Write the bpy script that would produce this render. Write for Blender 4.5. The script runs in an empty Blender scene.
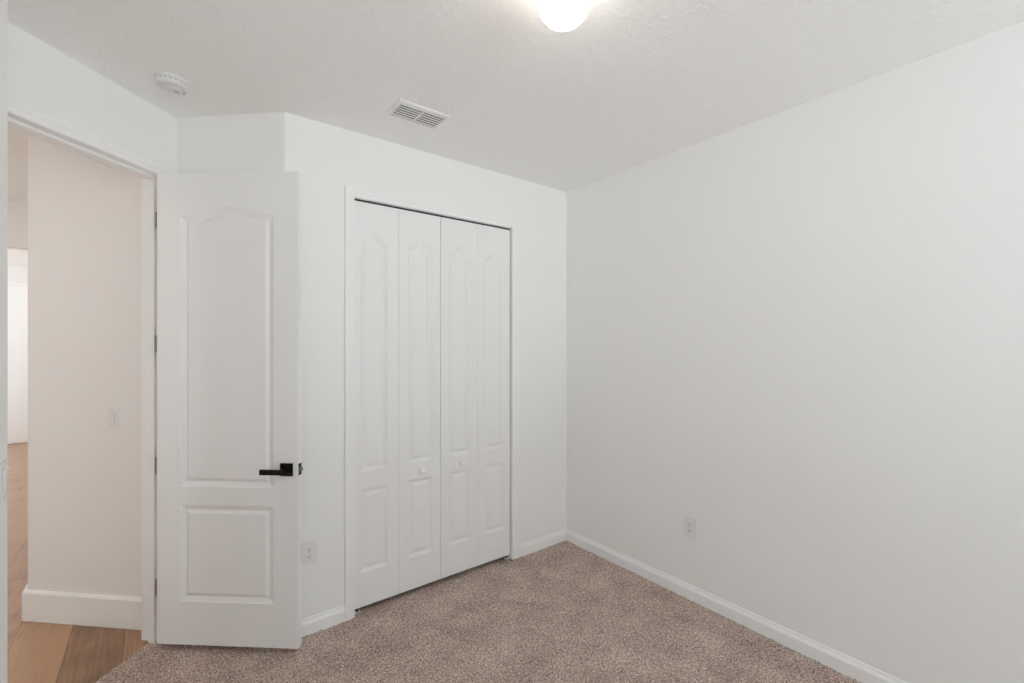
import bpy, bmesh, math
import numpy as np
from mathutils import Vector, Matrix, noise

SC = bpy.context.scene
COL = SC.collection
# ------------------------------------------------------------------ camera, light, exposure
F_PX = 456.0                 # focal length in pixels of the 1024 px wide frame
CAM_H = 1.6
YAW = math.atan2(353.0, 456.0)
CA, SA = math.cos(YAW), math.sin(YAW)

cam_d = bpy.data.cameras.new('camera')
cam_d.sensor_width = 36.0
cam_d.lens = 36.0 * F_PX / 1024.0
cam_d.shift_y = 2.5 / 1024.0
cam_d.clip_start = 0.02
cam = bpy.data.objects.new('camera', cam_d)
COL.objects.link(cam)
cam.location = (0, 0, CAM_H)
cam.rotation_euler = (math.radians(90), 0, -YAW)
SC.camera = cam

SC.view_settings.view_transform = 'Standard'
SC.view_settings.look = 'None'
SC.view_settings.gamma = 1.0
SC.view_settings.use_curve_mapping = False
SC.view_settings.exposure = -0.05
SC.cycles.max_bounces = 20
SC.cycles.diffuse_bounces = 16
SC.cycles.glossy_bounces = 4
SC.cycles.transmission_bounces = 6
SC.cycles.sample_clamp_indirect = 6.0
SC.cycles.use_denoising = True

world = bpy.data.worlds.new('daylight')
SC.world = world
world.use_nodes = True
wb = world.node_tree.nodes['Background']
# overcast sky above the horizon, added bright ground light below to lift the ceiling
_wn = world.node_tree.nodes; _wl = world.node_tree.links
_tc = _wn.new('ShaderNodeTexCoord'); _sx = _wn.new('ShaderNodeSeparateXYZ'); _mr = _wn.new('ShaderNodeMapRange'); _mx = _wn.new('ShaderNodeMix')
_mx.data_type = 'RGBA'
_mr.inputs['From Min'].default_value = -0.03; _mr.inputs['From Max'].default_value = 0.03
_wl.new(_tc.outputs['Generated'], _sx.inputs[0]); _wl.new(_sx.outputs['Z'], _mr.inputs['Value']); _wl.new(_mr.outputs['Result'], _mx.inputs['Factor'])
_mx.inputs['A'].default_value = (5.95, 6.6, 6.95, 1)      # added ground light
_mx.inputs['B'].default_value = (2.1, 2.47, 2.74, 1)         # sky
_wl.new(_mx.outputs['Result'], wb.inputs[0])
wb.inputs[1].default_value = 1.0

def area_light(name, loc, rot, sx, sy, energy, color=(1, 1, 1), portal=False):
    l = bpy.data.lights.new(name, 'AREA')
    l.shape = 'RECTANGLE'; l.size = sx; l.size_y = sy
    l.energy = energy; l.color = color
    l.cycles.is_portal = portal
    o = bpy.data.objects.new(name, l); COL.objects.link(o)
    o.location = loc; o.rotation_euler = rot
    return o

XL, XR, YB, YC, ZC = -0.3375, 2.639, -2.30, 2.682, 2.845   # bedroom: left, right, back, closet wall, ceiling
WX0, WX1, WZ0, WZ1 = 0.10, 2.20, 0.70, 2.50                # added unseen window in the back wall, for daylight
GY0, GY1, GX, GZ, GY = 6.6, 10.2, -4.4, 2.30, 10.75         # added unseen glass door in the far room's side wall, for daylight
area_light('window_portal', ((WX0+WX1)/2, YB-0.13, (WZ0+WZ1)/2), (math.radians(90), 0, 0), WX1-WX0, WZ1-WZ0, 1, portal=True)
area_light('slider_portal', (GX-0.13, (GY0+GY1)/2, GZ/2), (0, math.radians(-90), 0), GZ, GY1-GY0, 1, portal=True)

HX0, HX1, HZ0, HZ1 = -2.05, -0.60, 0.15, 2.20               # added unseen window at the near end of the hallway, for daylight
area_light('hall_portal', ((HX0+HX1)/2, 0.24, (HZ0+HZ1)/2), (math.radians(90), 0, 0), HX1-HX0, HZ1-HZ0, 1, portal=True)

SY0, SY1, SZ0, SZ1 = 1.85, 2.30, 0.15, 2.15                 # added unseen sidelight in the hallway's outer wall, to brighten it
area_light('sidelight_portal', (-2.30, (SY0+SY1)/2, (SZ0+SZ1)/2), (0, math.radians(-90), 0), SZ1-SZ0, SY1-SY0, 1, portal=True)

def P(xc, zc):               # camera-plane metres (right, forward) to the room's plan
    return (xc*CA + zc*SA, -xc*SA + zc*CA)

# ------------------------------------------------------------------ materials
def mat(name, color, rough=0.6, metal=0.0, spec=0.5):
    m = bpy.data.materials.new(name); m.use_nodes = True
    b = m.node_tree.nodes['Principled BSDF']
    b.inputs['Base Color'].default_value = (*color, 1)
    b.inputs['Roughness'].default_value = rough
    b.inputs['Metallic'].default_value = metal
    b.inputs['Specular IOR Level'].default_value = spec
    return m

def bumpy(m, scale, strength, dist, detail=3.0, lo=None, hi=None, var=0.0):
    nt = m.node_tree; N = nt.nodes; L = nt.links
    b = N['Principled BSDF']
    tc = N.new('ShaderNodeTexCoord')
    nz = N.new('ShaderNodeTexNoise'); nz.inputs['Scale'].default_value = scale; nz.inputs['Detail'].default_value = detail
    L.new(tc.outputs['Object'], nz.inputs['Vector'])
    src = nz.outputs['Fac']
    if lo is not None:
        r = N.new('ShaderNodeMapRange'); r.inputs['From Min'].default_value = lo; r.inputs['From Max'].default_value = hi
        L.new(src, r.inputs['Value']); src = r.outputs['Result']
    bp = N.new('ShaderNodeBump'); bp.inputs['Strength'].default_value = strength; bp.inputs['Distance'].default_value = dist
    L.new(src, bp.inputs['Height']); L.new(bp.outputs['Normal'], b.inputs['Normal'])
    return m

M = {}
M['wall'] = bumpy(mat('wall_paint', (0.90, 0.90, 0.89), 0.6, spec=0.3), 180, 0.12, 0.002)
M['ceiling'] = bumpy(mat('ceiling_knockdown', (0.95, 0.945, 0.935), 0.8, spec=0.2), 42, 0.35, 0.004, 2.0, 0.50, 0.60)
M['hall_wall'] = bumpy(mat('hall_paint', (0.87, 0.855, 0.845), 0.6, spec=0.3), 180, 0.12, 0.002)
M['trim'] = mat('trim_paint', (0.92, 0.92, 0.915), 0.32, spec=0.4)
M['door'] = bumpy(mat('door_paint', (0.89, 0.89, 0.885), 0.38, spec=0.4), 90, 0.05, 0.002)
M['plastic'] = mat('white_plastic', (0.83, 0.825, 0.82), 0.35)
M['plastic_grey'] = mat('pale_grey_plastic', (0.62, 0.62, 0.62), 0.4)
M['slot'] = mat('dark_slot', (0.06, 0.06, 0.06), 0.8)
M['black'] = mat('matte_black_metal', (0.012, 0.012, 0.012), 0.38, 0.6)
M['steel'] = mat('satin_steel', (0.26, 0.25, 0.24), 0.4, 1.0)
M['vent'] = mat('vent_enamel', (0.88, 0.88, 0.87), 0.4)
M['duct'] = mat('duct_dark', (0.05, 0.05, 0.05), 0.9)
M['dark'] = mat('closet_inside', (0.25, 0.25, 0.25), 0.9)

def carpet_mat():
    m = mat('plush_carpet', (0.3, 0.22, 0.2), 0.95, spec=0.1)
    nt = m.node_tree; N = nt.nodes; L = nt.links; b = N['Principled BSDF']
    tc = N.new('ShaderNodeTexCoord')
    n1 = N.new('ShaderNodeTexNoise'); n1.inputs['Scale'].default_value = 210; n1.inputs['Detail'].default_value = 4; n1.inputs['Roughness'].default_value = 0.75
    n2 = N.new('ShaderNodeTexNoise'); n2.inputs['Scale'].default_value = 5; n2.inputs['Detail'].default_value = 3
    n3 = N.new('ShaderNodeTexNoise'); n3.inputs['Scale'].default_value = 95; n3.inputs['Detail'].default_value = 3
    for n in (n1, n2, n3): L.new(tc.outputs['Object'], n.inputs['Vector'])
    mx = N.new('ShaderNodeMath'); mx.operation = 'MULTIPLY_ADD'; mx.inputs[1].default_value = 0.45
    L.new(n3.outputs['Fac'], mx.inputs[0]); L.new(n1.outputs['Fac'], mx.inputs[2])
    m2 = N.new('ShaderNodeMath'); m2.operation = 'MULTIPLY_ADD'; m2.inputs[1].default_value = 0.16
    L.new(n2.outputs['Fac'], m2.inputs[0]); L.new(mx.outputs[0], m2.inputs[2])
    cr = N.new('ShaderNodeValToRGB'); e = cr.color_ramp.elements
    e[0].position = 0.65; e[0].color = (0.17, 0.112, 0.092, 1)
    e[1].position = 0.93; e[1].color = (0.97, 0.82, 0.73, 1)
    q = cr.color_ramp.elements.new(0.80); q.color = (0.52, 0.395, 0.34, 1)
    L.new(m2.outputs[0], cr.inputs['Fac']); L.new(cr.outputs['Color'], b.inputs['Base Color'])
    bp = N.new('ShaderNodeBump'); bp.inputs['Strength'].default_value = 0.8; bp.inputs['Distance'].default_value = 0.006
    L.new(mx.outputs[0], bp.inputs['Height']); L.new(bp.outputs['Normal'], b.inputs['Normal'])
    return m
M['carpet'] = carpet_mat()

def wood_mat():
    m = mat('oak_planks', (0.4, 0.25, 0.15), 0.30, spec=0.5)
    nt = m.node_tree; N = nt.nodes; L = nt.links; b = N['Principled BSDF']
    tc = N.new('ShaderNodeTexCoord')
    mp = N.new('ShaderNodeMapping'); mp.inputs['Location'].default_value = (0.0, -0.149, 0)
    mp.inputs['Rotation'].default_value = (0, 0, math.radians(-90))
    L.new(tc.outputs['Object'], mp.inputs['Vector'])
    br = N.new('ShaderNodeTexBrick')
    br.inputs['Scale'].default_value = 1.0; br.inputs['Brick Width'].default_value = 1.9; br.inputs['Row Height'].default_value = 0.2386
    br.inputs['Mortar Size'].default_value = 0.0015; br.inputs['Mortar Smooth'].default_value = 0.2
    br.inputs['Color1'].default_value = (0, 0, 0, 1); br.inputs['Color2'].default_value = (1, 1, 1, 1)
    br.offset = 0.61
    L.new(mp.outputs[0], br.inputs['Vector'])
    # long grain and blotches
    mg = N.new('ShaderNodeMapping'); mg.inputs['Scale'].default_value = (22, 1.2, 1)
    L.new(tc.outputs['Object'], mg.inputs['Vector'])
    g = N.new('ShaderNodeTexNoise'); g.inputs['Scale'].default_value = 3.0; g.inputs['Detail'].default_value = 8; g.inputs['Distortion'].default_value = 0.25
    L.new(mg.outputs[0], g.inputs['Vector'])
    k = N.new('ShaderNodeTexNoise'); k.inputs['Scale'].default_value = 4.0; k.inputs['Detail'].default_value = 4
    L.new(tc.outputs['Object'], k.inputs['Vector'])
    sx = N.new('ShaderNodeSeparateXYZ'); L.new(tc.outputs['Object'], sx.inputs[0])
    def mth(op, x, y):
        q = N.new('ShaderNodeMath'); q.operation = op
        L.new(x, q.inputs[0])
        if y is not None: q.inputs[1].default_value = y
        return q.outputs[0]
    idx = mth('FLOOR', mth('DIVIDE', mth('ADD', sx.outputs['X'], 0.149), 0.2386), None)
    # each board has its own stain: mostly honey, one walnut brown board and one in between
    tone = mth('MULTIPLY_ADD', mth('SINE', mth('MULTIPLY', idx, 2.6), None), 0.12); tone.node.inputs[2].default_value = 0.78
    for bi, dk in ((-1.0, -0.62), (0.0, -0.25)):
        c = mth('COMPARE', idx, bi); c.node.inputs[2].default_value = 0.3
        m_ = N.new('ShaderNodeMath'); m_.operation = 'MULTIPLY_ADD'; m_.inputs[1].default_value = dk
        L.new(c, m_.inputs[0]); L.new(tone, m_.inputs[2]); tone = m_.outputs[0]
    a = N.new('ShaderNodeMath'); a.operation = 'MULTIPLY_ADD'; a.inputs[1].default_value = 0.45
    g2 = mth('MULTIPLY_ADD', g.outputs['Fac'], 0.55); g2.node.inputs[2].default_value = 0.12
    L.new(tone, a.inputs[0]); L.new(g2, a.inputs[2])
    a2 = N.new('ShaderNodeMath'); a2.operation = 'MULTIPLY_ADD'; a2.inputs[1].default_value = 0.5
    L.new(k.outputs['Fac'], a2.inputs[0]); L.new(a.outputs[0], a2.inputs[2])
    cr = N.new('ShaderNodeValToRGB'); e = cr.color_ramp.elements
    e[0].position = 0.42; e[0].color = (0.145, 0.076, 0.042, 1)
    e[1].position = 1.0; e[1].color = (0.50, 0.30, 0.168, 1)
    q = e.new(0.72); q.color = (0.30, 0.168, 0.092, 1)
    L.new(a2.outputs[0], cr.inputs['Fac'])
    mix = N.new('ShaderNodeMix'); mix.data_type = 'RGBA'
    mix.inputs['B'].default_value = (0.14, 0.08, 0.055, 1)
    L.new(br.outputs['Fac'], mix.inputs['Factor']); L.new(cr.outputs['Color'], mix.inputs['A'])
    L.new(mix.outputs['Result'], b.inputs['Base Color'])
    bp = N.new('ShaderNodeBump'); bp.inputs['Strength'].default_value = 0.25; bp.inputs['Distance'].default_value = 0.001
    L.new(g.outputs['Fac'], bp.inputs['Height']); L.new(bp.outputs['Normal'], b.inputs['Normal'])
    return m
M['wood'] = wood_mat()

def emit_mat(name, color, strength):
    m = mat(name, (0.9, 0.9, 0.88), 0.3)
    b = m.node_tree.nodes['Principled BSDF']
    b.inputs['Emission Color'].default_value = (*color, 1)
    b.inputs['Emission Strength'].default_value = strength
    return m
M['globe'] = emit_mat('lit_opal_glass', (1.0, 0.92, 0.82), 9.0)
M['downlight'] = emit_mat('added_downlight_lens', (1.0, 0.93, 0.82), 52.0)  # glow of the unseen lamps added to the hallway
gl = bpy.data.materials.new('clear_glass'); gl.use_nodes = True
_n = gl.node_tree.nodes; _n.clear()
_o = _n.new('ShaderNodeOutputMaterial'); _t = _n.new('ShaderNodeBsdfTransparent'); _g = _n.new('ShaderNodeBsdfGlossy'); _x = _n.new('ShaderNodeMixShader')
_g.inputs['Roughness'].default_value = 0.02; _x.inputs[0].default_value = 0.05
gl.node_tree.links.new(_t.outputs[0], _x.inputs[1]); gl.node_tree.links.new(_g.outputs[0], _x.inputs[2]); gl.node_tree.links.new(_x.outputs[0], _o.inputs[0])
M['glass'] = gl

# ------------------------------------------------------------------ mesh helpers
def link(name, bm, m, parent=None, smooth=False):
    bmesh.ops.recalc_face_normals(bm, faces=bm.faces)
    me = bpy.data.meshes.new(name); bm.to_mesh(me); bm.free()
    me.materials.append(m)
    if smooth:
        for p in me.polygons: p.use_smooth = True
    o = bpy.data.objects.new(name, me); COL.objects.link(o)
    if parent: o.parent = parent
    return o

def empty(name, loc, rz=0.0, parent=None):
    o = bpy.data.objects.new(name, None); COL.objects.link(o)
    o.empty_display_size = 0.1
    o.location = loc; o.rotation_euler = (0, 0, rz)
    if parent: o.parent = parent
    return o

def tag(o, label, cat, group=None, kind=None):
    o['label'] = label; o['category'] = cat
    if group: o['group'] = group
    if kind: o['kind'] = kind
    return o

def struct(name, bm, m, label, cat):
    return tag(link(name, bm, m), label, cat, kind='structure')

def add_box(bm, lo, hi, bevel=0.0, seg=2):
    t = bmesh.new() if bevel else bm
    v = [t.verts.new((x, y, z)) for z in (lo[2], hi[2]) for y in (lo[1], hi[1]) for x in (lo[0], hi[0])]
    for f in ((0, 2, 3, 1), (4, 5, 7, 6), (0, 1, 5, 4), (1, 3, 7, 5), (3, 2, 6, 7), (2, 0, 4, 6)):
        t.faces.new([v[i] for i in f])
    if bevel:
        bmesh.ops.bevel(t, geom=list(t.edges), offset=bevel, segments=seg, affect='EDGES', profile=0.5)
        me = bpy.data.meshes.new('tmp'); t.to_mesh(me); t.free(); bm.from_mesh(me); bpy.data.meshes.remove(me)
    return bm

def box(lo, hi, bevel=0.0, seg=2): return add_box(bmesh.new(), lo, hi, bevel, seg)

def add_prism(bm, pts, z0, z1):
    a = [bm.verts.new((p[0], p[1], z0)) for p in pts]; b = [bm.verts.new((p[0], p[1], z1)) for p in pts]
    n = len(pts)
    bm.faces.new(a[::-1]); bm.faces.new(b)
    for i in range(n): bm.faces.new((a[i], a[(i+1) % n], b[(i+1) % n], b[i]))
    return bm

def add_lathe(bm, prof, seg=48, origin=(0, 0, 0), axis='z', sx=1.0):
    """prof: list of (radius, height); axis z (up) or -y (towards the viewer of a wall item)"""
    rings = []
    def pt(r, h, a):
        x, y = r*math.cos(a)*sx, r*math.sin(a)
        if axis == 'z': return (origin[0]+x, origin[1]+y, origin[2]+h)
        return (origin[0]+x, origin[1]-h, origin[2]+y)
    for r, h in prof:
        if r < 1e-6: rings.append([bm.verts.new(pt(0, h, 0))])
        else: rings.append([bm.verts.new(pt(r, h, 2*math.pi*i/seg)) for i in range(seg)])
    for A, B in zip(rings[:-1], rings[1:]):
        for i in range(seg):
            j = (i+1) % seg
            if len(A) == 1 and len(B) == 1: break
            if len(A) == 1: bm.faces.new((A[0], B[i], B[j]))
            elif len(B) == 1: bm.faces.new((A[i], B[0], A[j]))
            else: bm.faces.new((A[i], B[i], B[j], A[j]))
    if len(rings[0]) > 1: bm.faces.new(rings[0][::-1])
    if len(rings[-1]) > 1: bm.faces.new(rings[-1])
    return bm

def wall_bm(A, B, th, z0, z1, holes=()):
    """wall whose room face runs A->B, body on the LEFT of that direction; holes (t0,t1,z0,z1) along it"""
    bm = bmesh.new()
    ax, ay = A; dx, dy = B[0]-ax, B[1]-ay; L = math.hypot(dx, dy); dx /= L; dy /= L
    nx, ny = -dy, dx
    def slab(t0, t1, a, b):
        if t1-t0 < 1e-5 or b-a < 1e-5: return
        add_prism(bm, [(ax+dx*t0, ay+dy*t0), (ax+dx*t1, ay+dy*t1), (ax+dx*t1+nx*th, ay+dy*t1+ny*th), (ax+dx*t0+nx*th, ay+dy*t0+ny*th)], a, b)
    t = 0
    for h in sorted(holes):
        slab(t, h[0], z0, z1); slab(h[0], h[1], z0, h[2]); slab(h[0], h[1], h[3], z1); t = h[1]
    slab(t, L, z0, z1)
    return bm

def sweep_plan(path, prof, z0=0.0, side=1):
    """profile (height, depth) swept along a plan polyline with mitred corners; depth goes to the right (side=1) of the travel"""
    bm = bmesh.new(); n = len(path); rows = []
    dirs = []
    for i in range(n-1):
        dx, dy = path[i+1][0]-path[i][0], path[i+1][1]-path[i][1]; l = math.hypot(dx, dy); dirs.append((dx/l, dy/l))
    for i in range(n):
        d0 = dirs[max(i-1, 0)]; d1 = dirs[min(i, n-2)]
        n0 = (d0[1]*side, -d0[0]*side); n1 = (d1[1]*side, -d1[0]*side)
        mx, my = n0[0]+n1[0], n0[1]+n1[1]; l2 = (mx*mx+my*my); k = 2.0/l2
        mx *= k; my *= k
        rows.append([bm.verts.new((path[i][0]+mx*d, path[i][1]+my*d, z0+h)) for h, d in prof])
    m = len(prof)
    for a, b in zip(rows[:-1], rows[1:]):
        for j in range(m): bm.faces.new((a[j], a[(j+1) % m], b[(j+1) % m], b[j]))
    bm.faces.new(rows[0][::-1]); bm.faces.new(rows[-1])
    return bm

BASE_PROF = [(-0.01, 0), (-0.01, 0.015), (0.060, 0.015), (0.066, 0.013), (0.076, 0.007), (0.088, 0.004), (0.090, 0.0)]
HALL_PROF = [(-0.01, 0), (-0.01, 0.022), (0.150, 0.022), (0.155, 0.018), (0.160, 0.006), (0.162, 0.0)]
CASE_PROF = [(0, 0), (0, 0.009), (0.004, 0.012), (0.022, 0.012), (0.030, 0.015), (0.052, 0.016), (0.057, 0.012), (0.057, 0)]

def casing_bm(x0, x1, H, prof=CASE_PROF, w=None):
    """local frame: x along the wall, -y towards the room, z up"""
    bm = bmesh.new(); s = 1.0 if w is None else w/0.057
    cols = [[], [], [], []]
    for a, d in prof:
        a *= s
        for c, p in zip(cols, ((x0-a, -d, 0.0), (x0-a, -d, H+a), (x1+a, -d, H+a), (x1+a, -d, 0.0))): c.append(bm.verts.new(p))
    m = len(prof)
    for A, B in zip(cols[:-1], cols[1:]):
        for j in range(m): bm.faces.new((A[j], A[(j+1) % m], B[(j+1) % m], B[j]))
    bm.faces.new(cols[0][::-1]); bm.faces.new(cols[-1])
    return bm

# moulded door slab -------------------------------------------------
def arch(s): return 0.5*(math.cos(math.pi*max(-1, min(1, s/0.94)))+1)
def loop_pts(x0, x1, z0, zs, rise, d, n=28):
    pts = [(x0+d, z0+d), (x1-d, z0+d)]
    if rise <= 0:
        return pts + [(x1-d, zs-d), (x0+d, zs-d)]
    hw = (x1-x0)/2; rise = rise*(hw-d)/hw
    for i in range(n+1):
        s = 1-2*i/n
        pts.append(((x0+x1)/2+s*((x1-x0)/2-d), zs-d+rise*arch(s)))
    return pts
def slab_bm(W, H, T, panels, steps, both=True):
    """front face at y=0 (towards -y), back at y=T; panels (x0,x1,z0,z_shoulder,rise); steps (inset, depth)"""
    bm = bmesh.new()
    sides = [(0.0, 1.0)] + ([(T, -1.0)] if both else [])
    rims = []
    for y0, sg in sides:
        rim = [bm.verts.new((x, y0, z)) for x, z in ((0, 0), (W, 0), (W, H), (0, H))]
        rims.append(rim)
        edges = [bm.edges.new((rim[i], rim[(i+1) % 4])) for i in range(4)]
        for p in panels:
            prev = None
            for k, (d, dep) in enumerate(steps):
                vs = [bm.verts.new((x, y0+sg*dep, z)) for x, z in loop_pts(*p, d)]
                n = len(vs)
                if k == 0:
                    edges += [bm.edges.new((vs[i], vs[(i+1) % n])) for i in range(n)]
                else:
                    for i in range(n): bm.faces.new((prev[i], prev[(i+1) % n], vs[(i+1) % n], vs[i]))
                prev = vs
            bm.faces.new(prev)
        bmesh.ops.triangle_fill(bm, use_beauty=True, use_dissolve=False, edges=edges)
    if not both:
        rim = [bm.verts.new((x, T, z)) for x, z in ((0, 0), (W, 0), (W, H), (0, H))]; rims.append(rim); bm.faces.new(rim)
    a, b = rims
    for i in range(4): bm.faces.new((a[i], a[(i+1) % 4], b[(i+1) % 4], b[i]))
    return bm

# ------------------------------------------------------------------ plan of the place
R2 = math.sqrt(0.5)
C = (0.534, YC)                              # outside corner between closet wall and nook wall
Lc = (0.0755, 3.1195)              # inner corner of nook wall and door wall
DT = 1.159
E = (Lc[0]-R2*DT, Lc[1]-R2*DT)               # other end of the door wall
N_ = (XL, E[1]-(XL-E[0]))                    # outside corner towards the left wall
def D(t, s): return (Lc[0]-R2*t-R2*s, Lc[1]-R2*t+R2*s)      # along the door wall / into the hall
JT0, JT1, OPH, WT = 0.068, 0.838, 2.492, 0.136          # door opening and wall thickness
TH = 0.12

# floor: carpet
def carpet():
    st = 0.009; x0, x1, y0, y1 = XL-0.02, XR+0.02, YB-0.02, 3.34
    nx, ny = int((x1-x0)/st)+1, int((y1-y0)/st)+1
    rng = np.random.default_rng(5)
    X, Y = np.meshgrid(np.linspace(x0, x1, nx), np.linspace(y0, y1, ny))
    big = np.zeros_like(X)
    for k in range(14):
        a, f, ph = rng.uniform(0, 6.28), rng.uniform(4, 18), rng.uniform(0, 6.28)
        big += np.sin((X*math.cos(a)+Y*math.sin(a))*f+ph)
    Z = rng.normal(0, 0.0026, X.shape) + big*0.00035
    X = X+rng.normal(0, 0.0018, X.shape); Y = Y+rng.normal(0, 0.0018, Y.shape)
    co = np.stack([X, Y, Z], -1).reshape(-1, 3).astype(np.float32)
    i = np.arange((ny-1)*nx).reshape(ny-1, nx)[:, :-1].ravel()
    faces = np.stack([i, i+1, i+nx+1, i+nx], -1)
    # keep what lies in front of the door threshold line
    cx = co[faces].mean(1)
    s = (-(cx[:, 0]-Lc[0])+(cx[:, 1]-Lc[1]))*R2
    faces = faces[s < 0.079+0.004]
    me = bpy.data.meshes.new('floor')
    me.vertices.add(len(co)); me.vertices.foreach_set('co', co.ravel())
    me.loops.add(faces.size); me.loops.foreach_set('vertex_index', faces.ravel().astype(np.int32))
    me.polygons.add(len(faces)); me.polygons.foreach_set('loop_start', np.arange(0, faces.size, 4, dtype=np.int32))
    me.update(calc_edges=True); me.validate()
    bm = bmesh.new(); bm.from_mesh(me); bpy.data.meshes.remove(me)
    bmesh.ops.delete(bm, geom=[v for v in bm.verts if not v.link_faces], context='VERTS')
    pc = D(0, 0.079)
    bmesh.ops.bisect_plane(bm, geom=list(bm.verts)+list(bm.edges)+list(bm.faces), plane_co=(pc[0], pc[1], 0), plane_no=(-R2, R2, 0), clear_outer=True)
    return struct('floor', bm, M['carpet'], 'mauve brown plush carpet covering the bedroom floor', 'carpet')
carpet()
struct('floor_hall', box((-4.6, YB-0.2, -0.1), (2.9, 11.2, -0.012)), M['wood'], 'brown oak plank floor of the hallway beyond the open door', 'wood floor')

# ceiling
bm = bmesh.new(); add_box(bm, (-4.6, YB-0.3, ZC), (2.9, 11.2, ZC+0.12))
struct('ceiling', bm, M['ceiling'], 'white knockdown textured ceiling over bedroom and hallway', 'ceiling')

# walls
struct('wall_right', wall_bm((XR, YC+0.75), (XR, YB-0.12), TH, -0.05, ZC), M['wall'], 'plain white long wall on the right with a single outlet', 'wall')
CX0, CX1, CH = 0.905, 2.074, 2.460                        # closet opening
struct('wall_closet', wall_bm((C[0]+0.03, YC), (XR, YC), TH, -0.05, ZC, [(CX0-C[0]-0.03, CX1-C[0]-0.03, -0.05, CH)]), M['wall'], 'white wall around the white folding closet doors', 'wall')
def corner_arc(P0, d_in, d_out, r, n=6):
    """rounded outside corner at P0 between incoming travel d_in and outgoing d_out"""
    ang = math.acos(max(-1, min(1, d_in[0]*d_out[0]+d_in[1]*d_out[1])))
    t = r*math.tan(ang/2)
    p = (P0[0]-d_in[0]*t, P0[1]-d_in[1]*t)
    sgn = 1 if d_in[0]*d_out[1]-d_in[1]*d_out[0] > 0 else -1
    c = (p[0]-sgn*d_in[1]*r, p[1]+sgn*d_in[0]*r)
    return [(c[0]+(p[0]-c[0])*math.cos(sgn*ang*i/n)-(p[1]-c[1])*math.sin(sgn*ang*i/n),
             c[1]+(p[0]-c[0])*math.sin(sgn*ang*i/n)+(p[1]-c[1])*math.cos(sgn*ang*i/n)) for i in range(n+1)]
bm = add_prism(bmesh.new(), [Lc]+corner_arc(C, (R2, -R2), (1, 0), 0.022)+[(C[0]+0.03, YC), (C[0]+0.03, YC+TH), (C[0]+0.05, YC+TH), (Lc[0]+0.085, Lc[1]+0.085)], -0.05, ZC)
struct('wall_nook', bm, M['wall'], 'narrow angled white wall behind the open door', 'wall')
bm = wall_bm(E, Lc, WT, -0.05, ZC, [(DT-JT1-0.018, DT-JT0+0.018, -0.05, OPH+0.018)])
struct('wall_door', bm, M['wall'], 'white wall holding the open doorway to the hall', 'wall')
bm = add_prism(bmesh.new(), [E]+corner_arc(N_, (R2, -R2), (0, -1), 0.022)[0:]+[(XL, YB-0.12), (XL-TH, YB-0.12), (XL-TH, N_[1]-0.02), (E[0]-0.085, E[1]-0.085)], -0.05, ZC)
struct('wall_left', bm, M['wall'], 'white wall edge with a light switch at the far left of the photo', 'wall')
struct('wall_back', wall_bm((XR, YB), (XL, YB), TH, -0.05, ZC, [(XR-WX1, XR-WX0, WZ0, WZ1)]), M['wall'], 'white bedroom wall with an added window, behind the viewer', 'wall')

# closet interior
bm = bmesh.new()
add_box(bm, (CX0-0.25, YC+0.62, -0.05), (XR, YC+0.70, ZC)); add_box(bm, (CX0-0.30, YC+TH, -0.05), (CX0-0.25, YC+0.70, ZC))
struct('wall_closet_inside', bm, M['wall'], 'white back and side of the closet behind the folding doors', 'wall')

# hall
H0 = P(-2.093, 2.588); H1 = P(-2.839, 2.672)
hd = (H1[0]-H0[0], H1[1]-H0[1]); hl = math.hypot(*hd); hd = (hd[0]/hl, hd[1]/hl)
Hs = (H0[0]-hd[0]*0.16, H0[1]-hd[1]*0.16)
arc = corner_arc(H1, hd, (0, 1), 0.02)
bm = add_prism(bmesh.new(), [Hs]+arc+[(H1[0], 5.85), (H1[0]+0.12, 5.85), (H1[0]+0.12, H1[1]+0.07), (Hs[0]+0.07, Hs[1]+0.07)], -0.05, ZC)
struct('wall_hall', bm, M['hall_wall'], 'warm white hallway wall seen through the open doorway', 'wall')
struct('wall_hall_left', wall_bm((-2.15, 0.4), (-2.15, 5.85), TH, -0.05, ZC, [(SY0-0.4, SY1-0.4, SZ0, SZ1)]), M['hall_wall'], 'far side wall of the hallway', 'wall')
struct('wall_hall_end', wall_bm((XL-TH, 0.4), (-2.15, 0.4), 0.1, -0.05, ZC, [(XL-TH-HX1, XL-TH-HX0, HZ0, HZ1)]), M['hall_wall'], 'near end wall of the hallway', 'wall')
struct('wall_hall_header', add_box(add_box(box((-4.4, 5.77, 2.44), (1.0, 5.89, ZC)), (-4.4, 5.77, -0.05), (-2.15, 5.89, 2.44)), (H1[0], 5.77, -0.05), (1.0, 5.89, 2.44)), M['hall_wall'], 'warm lit wall above the wide opening at the end of the hallway', 'wall')
struct('wall_far', wall_bm((-4.4, GY), (1.0, GY), TH, -0.05, ZC), M['hall_wall'], 'bright white wall at the far end of the house', 'wall')
bm = wall_bm((GX, 5.77), (GX, GY), 0.1, -0.05, ZC, [(GY0-5.77, GY1-5.77, -0.05, GZ)]); add_box(bm, (1.0, 5.77, -0.05), (1.1, GY+0.12, ZC))
struct('wall_far_side', bm, M['hall_wall'], 'side walls of the far room', 'wall')

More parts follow.
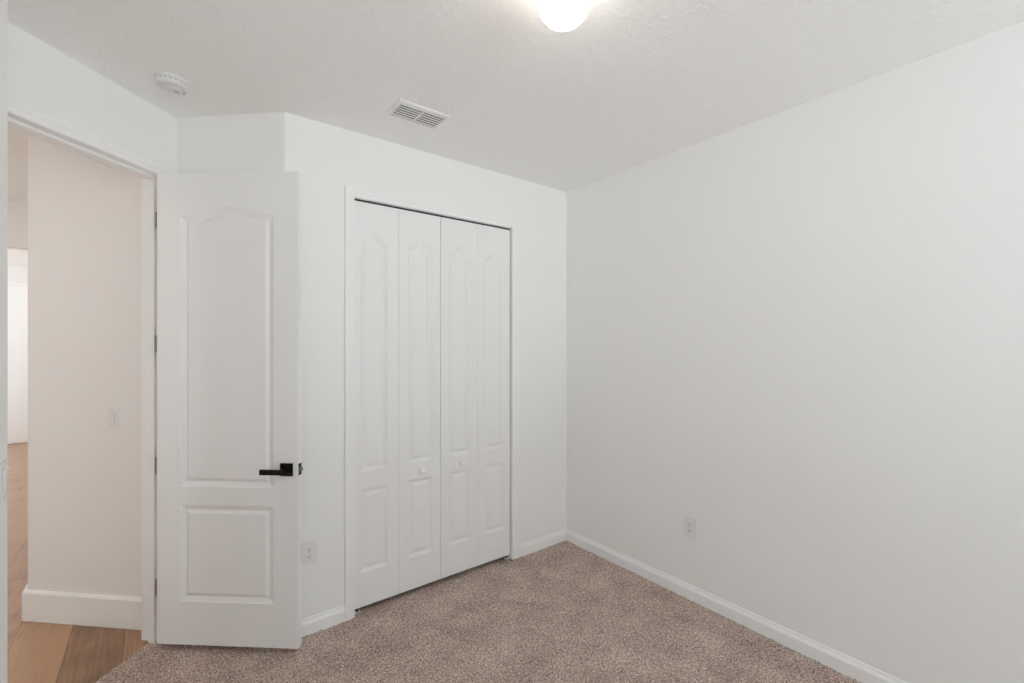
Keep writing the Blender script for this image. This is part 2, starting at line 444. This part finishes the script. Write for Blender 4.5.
# ------------------------------------------------------------------ added unseen windows and far glass door, for daylight
def framed_glass(name, x0, x1, y, z0, z1, n, label, depth=0.06):
    root = empty(name, ((x0+x1)/2, y, z0)); tag(root, label, 'window', kind='structure')
    bm = bmesh.new(); w = (x1-x0)/2; h = z1-z0; b = 0.05
    add_box(bm, (-w, 0, 0), (w, depth, b)); add_box(bm, (-w, 0, h-b), (w, depth, h))
    for i in range(n+1):
        xc = -w+b/2+(2*w-b)*i/n
        add_box(bm, (xc-b/2, 0, b), (xc+b/2, depth, h-b))
    link('window_frame', bm, M['trim'], root)
    link('pane', box((-w+0.01, depth/2-0.002, 0.01), (w-0.01, depth/2+0.002, h-0.01)), M['glass'], root)
    return root
framed_glass('added_window_1', WX0, WX1, YB-0.1, WZ0, WZ1, 2, 'added white framed window behind the viewer, unseen, for daylight')  # unseen, added to let daylight into the bedroom
framed_glass('added_window_3', HX0, HX1, 0.31, HZ0, HZ1, 1, 'added white framed window at the near end of the hallway, unseen, for daylight')  # unseen, added to light the hallway wall from the near end
w4 = framed_glass('added_window_4', -(SY1-SY0)/2, (SY1-SY0)/2, 0, SZ0, SZ1, 1, 'added narrow white framed sidelight, unseen, to brighten the hallway wall')  # unseen, added to brighten the lower hallway wall
w4.location = (-2.16-0.08, (SY0+SY1)/2, SZ0); w4.rotation_euler = (0, 0, math.radians(90))
w2 = framed_glass('added_window_2', -(GY1-GY0)/2, (GY1-GY0)/2, 0, 0.0, GZ, 3, 'added white framed sliding glass door, unseen, to light the far room')  # unseen, added to light the far wall from the side
w2.location = (GX-0.08, (GY0+GY1)/2, 0); w2.rotation_euler = (0, 0, math.radians(90))
tag(link('door_4', box((0, 0, 0), (0.91, 0.03, 2.53), 0.002), M['trim']), 'plain white door at the far end of the house, seen through the doorway', 'door', kind='structure').location = (-2.25, GY-0.031, 0.0)
o = link('trim_7', casing_bm(-2.26, -1.33, 2.54), M['trim']); o.location = (0, GY, 0); tag(o, 'white casing of the door at the far end of the house', 'door casing', kind='structure')

# ------------------------------------------------------------------ baseboards
def base(name, path, label, prof=BASE_PROF, side=1, m='trim'):
    return struct(name, sweep_plan(path, prof, 0.0, side), M[m], label, 'baseboard')
base('baseboard_right', [(CX1+0.06, YC), (XR, YC), (XR, YB)], 'white baseboard round the corner right of the closet and along the right wall')
base('baseboard_closet', [D(JT0-0.060, 0.0), Lc, C, (CX0-0.057, YC)], 'short white baseboard between open door and closet')
base('baseboard_left', [(XL, YB), N_, E, D(JT1+0.06, 0)], 'white baseboard at the bottom of the left wall')
base('baseboard_hall', [Hs, H1, (H1[0], 5.77)], 'tall white baseboard along the hallway wall', HALL_PROF, side=-1)

# ------------------------------------------------------------------ door frames
ang_door = math.atan2(R2, R2)              # local x from E towards Lc (world +45 deg), -y is the room side
def at_door(o): o.location = (E[0], E[1], 0); o.rotation_euler = (0, 0, ang_door); return o
x0, x1 = DT-JT1, DT-JT0                    # local x of the opening
o = link('trim_1', casing_bm(x0, x1, OPH), M['trim']); at_door(o); tag(o, 'flat white casing around the open doorway', 'door casing', kind='structure')
bm = casing_bm(x0, x1, OPH)
for v in bm.verts: v.co.y = WT-v.co.y
o = link('trim_2', bm, M['trim']); at_door(o); tag(o, 'white casing on the hallway side of the doorway', 'door casing', kind='structure')
bm = bmesh.new()
add_box(bm, (x0-0.018, -0.001, 0), (x0, WT+0.001, OPH)); add_box(bm, (x1, -0.001, 0), (x1+0.018, WT+0.001, OPH)); add_box(bm, (x0-0.018, -0.001, OPH), (x1+0.018, WT+0.001, OPH+0.018))
add_box(bm, (x0, 0.054, 0), (x0+0.015, 0.090, OPH-0.012), 0.002); add_box(bm, (x1-0.015, 0.054, 0), (x1, 0.090, OPH-0.012), 0.002); add_box(bm, (x0, 0.034, OPH-0.014), (x1, 0.074, OPH), 0.002)
o = link('trim_3', bm, M['trim']); at_door(o); tag(o, 'white jamb with raised stop lining the open doorway', 'door jamb', kind='structure')
o = link('trim_4', casing_bm(CX0, CX1, CH), M['trim']); o.location = (0, YC, 0); tag(o, 'slim white casing around the closet opening', 'closet casing', kind='structure')
bm = bmesh.new(); j = 0.012
add_box(bm, (CX0-0.001, YC-0.001, 0), (CX0+0.002, YC+TH, CH)); add_box(bm, (CX1-0.002, YC-0.001, 0), (CX1+0.001, YC+TH, CH)); add_box(bm, (CX0, YC-0.001, CH-0.002), (CX1, YC+TH, CH+0.001))
struct('trim_5', bm, M['trim'], 'thin white lining of the closet opening', 'closet jamb')
struct('trim_6', box((CX0+0.003, YC+0.018, CH-0.013), (CX1-0.003, YC+0.050, CH-0.002)), M['black'], 'slide track above the folding closet doors, black for the shaded gap', 'door track')  # black and set forward, standing in for shade in the top gap

# ------------------------------------------------------------------ the open door
hx, hz = -1.8612, 2.390; ex, ez = -1.1014, 2.348
ha, hb = P(hx, hz), P(ex, ez)
DW = math.hypot(hb[0]-ha[0], hb[1]-ha[1]); DA = math.atan2(hb[1]-ha[1], hb[0]-ha[0])
DZ0, DZ1 = 0.030, 2.490
door = empty('door_1', (ha[0], ha[1], DZ0), DA)
tag(door, 'white two panel arch top door standing open with black lever', 'door', kind='structure')
STEP = [(0, 0), (0.003, 0.003), (0.025, 0.012), (0.028, 0.012), (0.045, 0.003), (0.047, 0.003)]
slab = slab_bm(DW, DZ1-DZ0, 0.035, [(0.128, 0.630, 0.855-DZ0, 2.266-DZ0, 0.047), (0.128, 0.630, 0.255-DZ0, 0.760-DZ0, 0)], STEP, True)
link('slab', slab, M['door'], door)
def lever(parent, lx, lz, front=True):
    s = -1 if front else 1; y0 = 0 if front else 0.035
    root = empty('lever_handle', (lx, y0, lz), 0, parent)
    def yb(a, b): return (min(s*a, s*b), max(s*a, s*b))
    a, b = yb(0, 0.009)
    link('rose', box((-0.033, a, -0.033), (0.033, b, 0.033), 0.002), M['black'], root)
    bm = bmesh.new()
    a, b = yb(0.009, 0.050); add_box(bm, (-0.010, a, -0.010), (0.010, b, 0.010), 0.003)
    a, b = yb(0.040, 0.052); add_box(bm, (-0.117, a, -0.017), (0.012, b, 0.010), 0.002)
    link('lever_arm', bm, M['black'], root)
    return root
lever(door, 0.702, 0.953-DZ0, True); lever(door, 0.702, 0.953-DZ0, False)
latch = link('latch_plate', box((DW-0.0005, 0.004, 0.922-DZ0), (DW+0.002, 0.031, 0.982-DZ0), 0.0008), M['black'], door); latch['label'] = 'black latch plate on the door edge'
bm = add_prism(bmesh.new(), [(DW+0.001, 0.011), (DW+0.013, 0.017), (DW+0.013, 0.024), (DW+0.001, 0.024)], 0.942-DZ0, 0.962-DZ0)
lb = link('latch_bolt', bm, M['steel'], latch)
for zc in (2.266, 1.600, 0.948, 0.292):
    bm = bmesh.new(); z = zc-DZ0
    add_lathe(bm, [(0.0062, -0.045), (0.0062, 0.045)], 16, (-0.0045, 0.037, z))
    add_lathe(bm, [(0.0, -0.049), (0.005, -0.047), (0.0062, -0.0448)], 16, (-0.0045, 0.037, z))
    add_lathe(bm, [(0.0062, 0.0448), (0.005, 0.047), (0.0, 0.049)], 16, (-0.0045, 0.037, z))
    add_box(bm, (-0.0022, 0.002, z-0.045), (0.0002, 0.036, z+0.045))            # plate let into the door edge
    h = link('hinge', bm, M['steel'], door); h['label'] = 'satin steel hinge'
hj = []
for i, zc in enumerate((2.266, 1.600, 0.948, 0.292)):
    bm = box((x1-0.005, 0.004, zc-0.045), (x1+0.0005, 0.053, zc+0.045))
    hj.append(bm)
jp = bpy.data.objects['trim_3']
for bm in hj: link('hinge_plate', bm, M['steel'], jp)

# ------------------------------------------------------------------ folding closet doors
BZ0, BZ1 = 0.036, 2.446
BSTEP = [(0, 0), (0.002, 0.002), (0.020, 0.012), (0.022, 0.012), (0.042, 0.003), (0.044, 0.003)]
bounds = [(0.908, 1.1860), (1.1880, 1.4800), (1.4835, 1.7785), (1.7805, 2.0620)]
BY = YC+0.009
def fold_pair(name, a, b, knob_i, label, shift=(0, 0), wide=(0, 0)):
    root = empty(name, (a[0], BY, BZ0)); tag(root, label, 'closet door', 'folding closet door pairs', 'structure')
    for i, (p0, p1) in enumerate((a, b)):
        W = p1-p0; xa = W/2-0.085+shift[i]-wide[i]; xb = W/2+0.085+shift[i]+wide[i]
        bm = slab_bm(W, BZ1-BZ0, 0.030, [(xa, xb, 0.840-BZ0, 2.214-BZ0, 0.056), (xa, xb, 0.238-BZ0, 0.734-BZ0, 0)], BSTEP, False)
        leaf = link('door_leaf', bm, M['door'], root); leaf.location = (p0-a[0], 0, 0)
        if i == knob_i:
            bm = add_lathe(bmesh.new(), [(0.011, 0), (0.0095, 0.004), (0.008, 0.014), (0.011, 0.019), (0.018, 0.025), (0.0195, 0.032), (0.017, 0.039), (0.010, 0.043), (0, 0.044)], 28, (0, 0, 0), '-y')
            kb = link('knob', bm, M['trim'], leaf, True); kb.location = (W/2+0.004, 0, 0.7875-BZ0)
    # hinges between the leaves, on the closet side
    bm = bmesh.new()
    for zc in (0.25, 1.2, 2.2): add_box(bm, (a[1]-a[0]-0.02, 0.030, zc-0.03), (a[1]-a[0]+0.022, 0.034, zc+0.03))
    link('hinge', bm, M['steel'], root)
fold_pair('door_2', bounds[0], bounds[1], 1, 'left pair of white folding closet doors, nearer the open door', (-0.018, 0))
fold_pair('door_3', bounds[2], bounds[3], 0, 'right pair of white folding closet doors, nearer the room corner', (0, 0.004), (0, 0.006))
def bracket(x, sx, label):
    r = empty('pivot_bracket', (x, YC+0.012, 0.0)); tag(r, label, 'door bracket', 'closet door pivot brackets')
    bm = add_box(bmesh.new(), (min(0, sx*0.045), 0, 0.004), (max(0, sx*0.045), 0.030, 0.008), 0.001)
    add_box(bm, (min(0, sx*0.003), 0, 0.004), (max(0, sx*0.003), 0.030, 0.040), 0.001)
    link('angle_plate', bm, M['trim'], r)
    link('pivot_pin', add_lathe(bmesh.new(), [(0.006, 0.008), (0.006, 0.034)], 14, (sx*0.025, 0.015, 0)), M['steel'], r)
bracket(CX0+0.002, 1, 'small white metal pivot bracket at the foot of the left closet jamb')
bracket(CX1-0.002, -1, 'small white metal pivot bracket at the foot of the right closet jamb')

# ------------------------------------------------------------------ outlets and switches (local: -y out of the wall)
def outlet(loc, rz, label, w=0.078, h=0.122):
    r = empty('wall_outlet', loc, rz); tag(r, label, 'outlet', 'electrical outlets')
    link('cover_plate', box((-w/2, -0.006, -h/2), (w/2, 0, h/2), 0.0025, 3), M['plastic'], r)
    for zc in (0.0195, -0.0195):
        bm = bmesh.new(); pts = []
        for i in range(40):
            a = 2*math.pi*i/40; x, z = 0.0172*math.cos(a), 0.0172*math.sin(a)
            pts.append((x, max(-0.0135, min(0.0135, z))))
        A = [bm.verts.new((x, -0.0055, zc+z)) for x, z in pts]; B = [bm.verts.new((x*0.96, -0.0078, zc+z*0.96)) for x, z in pts]
        bm.faces.new(B)
        for i in range(40): bm.faces.new((A[i], A[(i+1) % 40], B[(i+1) % 40], B[i]))
        f = link('receptacle', bm, M['plastic'], r)
        s = bmesh.new()
        add_box(s, (-0.0078, -0.0081, zc-0.001), (-0.0054, -0.0070, zc+0.0085)); add_box(s, (0.0054, -0.0081, zc+0.0005), (0.0074, -0.0070, zc+0.0080))
        add_lathe(s, [(0.0026, 0.0070), (0.0026, 0.0081)], 14, (0, 0, zc-0.0062), '-y')
        link('slots', s, M['slot'], f)
    link('screw', add_lathe(bmesh.new(), [(0.0032, 0.0055), (0.0030, 0.0068), (0, 0.0070)], 16, (0, 0, 0), '-y'), M['plastic_grey'], r)
def rocker_switch(loc, rz, label, w=0.072, h=0.120, tone='plastic'):
    r = empty('light_switch', loc, rz); tag(r, label, 'light switch', 'wall light switches')
    link('cover_plate', box((-w/2, -0.006, -h/2), (w/2, 0, h/2), 0.0025, 3), M[tone], r)
    bm = box((-0.0175, -0.0066, -0.0345), (0.0175, -0.0055, 0.0345))
    link('switch_bezel', bm, M['plastic_grey'], r)
    bm = add_prism(bmesh.new(), [(-0.0155, -0.0060), (0.0155, -0.0060), (0.0155, -0.0085), (-0.0155, -0.0085)], -0.0325, 0.0325)
    for v in bm.verts:
        if v.co.z > 0 and v.co.y < -0.007: v.co.y -= 0.004
    link('rocker', bm, M['plastic'], r)
    for z in (0.048, -0.048): link('screw', add_lathe(bmesh.new(), [(0.003, 0.0055), (0.0028, 0.0066), (0, 0.0068)], 14, (0, 0, z), '-y'), M['plastic_grey'], r)
outlet((0.657, YC, 0.445), 0, 'white double outlet low on the wall between open door and closet')
outlet((XR, 1.580, 0.446), math.radians(-90), 'white double outlet low on the long right wall', 0.082, 0.130)
# hall switch sits on the hall wall face
k = P(-2.281, 2.605); u = (k[0]-H0[0])*hd[0]+(k[1]-H0[1])*hd[1]
rocker_switch((H0[0]+hd[0]*u, H0[1]+hd[1]*u, 1.174), math.atan2(hd[1], hd[0])+math.pi, 'white rocker switch on the hallway wall seen through the doorway')
rocker_switch((XL, N_[1]-0.075, 1.232), math.radians(90), 'white light switch cut off by the left edge, on the nearest wall', 0.076, 0.120)

# ------------------------------------------------------------------ ceiling things
def ceil_pt(px, py, z=ZC):
    zc = (z-CAM_H)*F_PX/(344.0-py); return P((px-512.0)/F_PX*zc, zc)
vc = (1.114, 2.268)
vent = empty('ceiling_vent', (vc[0], vc[1], ZC), 0); tag(vent, 'white rectangular air vent with two rows of dark louvres in the ceiling', 'air vent')
VW, VH = 0.302, 0.190
def vent_build():
    a, b = VW/2, VH/2; ia, ib = a-0.022, b-0.024
    bm = bmesh.new()
    # bevelled flange: outer rim at the ceiling, inner rim 9 mm lower
    ro = [(-a, -b), (a, -b), (a, b), (-a, b)]; rm = [(-a+0.006, -b+0.006), (a-0.006, -b+0.006), (a-0.006, b-0.006), (-a+0.006, b-0.006)]
    ri = [(-ia, -ib), (ia, -ib), (ia, ib), (-ia, ib)]
    lv = [[bm.verts.new((x, y, z)) for x, y in R] for R, z in ((ro, 0), (rm, -0.007), (ri, -0.011), (ri, 0.0))]
    for A, B in zip(lv[:-1], lv[1:]):
        for i in range(4): bm.faces.new((A[i], A[(i+1) % 4], B[(i+1) % 4], B[i]))
    add_box(bm, (-0.006, -ib, -0.010), (0.006, ib, -0.001))
    link('frame', bm, M['vent'], vent)
    link('duct_opening', box((-ia, -ib, -0.0012), (ia, ib, -0.0004)), M['duct'], vent)
    for s in (-1, 1):
        bm = bmesh.new(); xa, xb = (0.008, ia) if s > 0 else (-ia, -0.008)
        for i in range(6):
            yc = -ib+2*ib*(i+0.6)/6.2
            add_prism_x = [(yc-0.0032, -0.0050), (yc-0.0022, -0.0042), (yc+0.0034, -0.0088), (yc+0.0024, -0.0096)]
            A = [bm.verts.new((xa, y, z)) for y, z in add_prism_x]; B = [bm.verts.new((xb, y, z)) for y, z in add_prism_x]
            bm.faces.new(A); bm.faces.new(B[::-1])
            for q in range(4): bm.faces.new((A[q], A[(q+1) % 4], B[(q+1) % 4], B[q]))
        link('louvres', bm, M['vent'], vent)
    link('damper_lever', box((-a+0.012, -0.03, -0.018), (-a+0.018, 0.02, -0.008), 0.001), M['vent'], vent)
vent_build()

sd = ceil_pt(172.0, 80.5, ZC)
det = empty('smoke_detector', (sd[0], sd[1], ZC), math.radians(30)); tag(det, 'round white smoke detector on the ceiling above the open doorway', 'smoke detector')
link('mounting_base', add_lathe(bmesh.new(), [(0.069, 0), (0.069, -0.008), (0.067, -0.010), (0.0, -0.010)], 64), M['plastic'], det)
body = link('cover', add_lathe(bmesh.new(), [(0.062, -0.010), (0.065, -0.014), (0.065, -0.024), (0.059, -0.033), (0.046, -0.039), (0.044, -0.0365), (0.041, -0.0365), (0.039, -0.040), (0.0, -0.042)], 64), M['plastic'], det, True)
bm = bmesh.new()
for i in range(20):
    a = 2*math.pi*i/20
    t = box((0.0635, -0.006, -0.022), (0.0658, 0.006, -0.017)); t.transform(Matrix.Rotation(a, 4, 'Z'))
    me = bpy.data.meshes.new('t'); t.to_mesh(me); t.free(); bm.from_mesh(me); bpy.data.meshes.remove(me)
link('vent_slots', bm, M['plastic_grey'], body)
link('test_button', add_lathe(bmesh.new(), [(0.011, -0.039), (0.011, -0.044), (0.009, -0.045), (0, -0.045)], 24, (0.022, 0.0, 0)), M['plastic_grey'], det)
bm = bmesh.new()
for i in range(3):
    add_box(bm, (0.046+0.003*i, -0.024+i*0.011, -0.0405), (0.052+0.003*i, -0.018+i*0.011, -0.034))
link('sounder_grille', bm, M['plastic_grey'], det)

LG = P((564-512)/F_PX*1.52, 1.52)
lamp = empty('ceiling_light', (LG[0], LG[1], ZC)); tag(lamp, 'lit white glass globe light on the bedroom ceiling, cut by the top edge', 'ceiling light')
link('canopy', add_lathe(bmesh.new(), [(0.075, 0), (0.075, -0.018), (0.066, -0.030), (0.05, -0.034), (0.0, -0.034)], 48), M['trim'], lamp, True)
GR = 0.086; GV = 0.077; gz = -0.107
prof = [(GR*math.cos(a), gz+GV*math.sin(a)) for a in [math.radians(d) for d in range(66, -90, -6)]]+[(0, gz-GV)]
link('glass_globe', add_lathe(bmesh.new(), prof, 64), M['globe'], lamp, True)

for (x, y, lab) in ((-1.35, 2.6, 'added unseen downlight in the hallway ceiling outside the bedroom door'), (-1.35, 4.9, 'added unseen downlight at the far end of the hallway ceiling')):  # out-of-view lamps added to brighten the hallway
    d = empty('added_downlight', (x, y, ZC)); tag(d, lab, 'ceiling light', 'added hallway downlights')
    link('trim_ring', add_lathe(bmesh.new(), [(0.085, 0), (0.085, -0.004), (0.065, -0.006), (0.065, -0.001)], 40), M['trim'], d)
    link('lens', add_lathe(bmesh.new(), [(0.064, -0.001), (0.064, -0.003), (0, -0.003)], 40), M['downlight'], d)
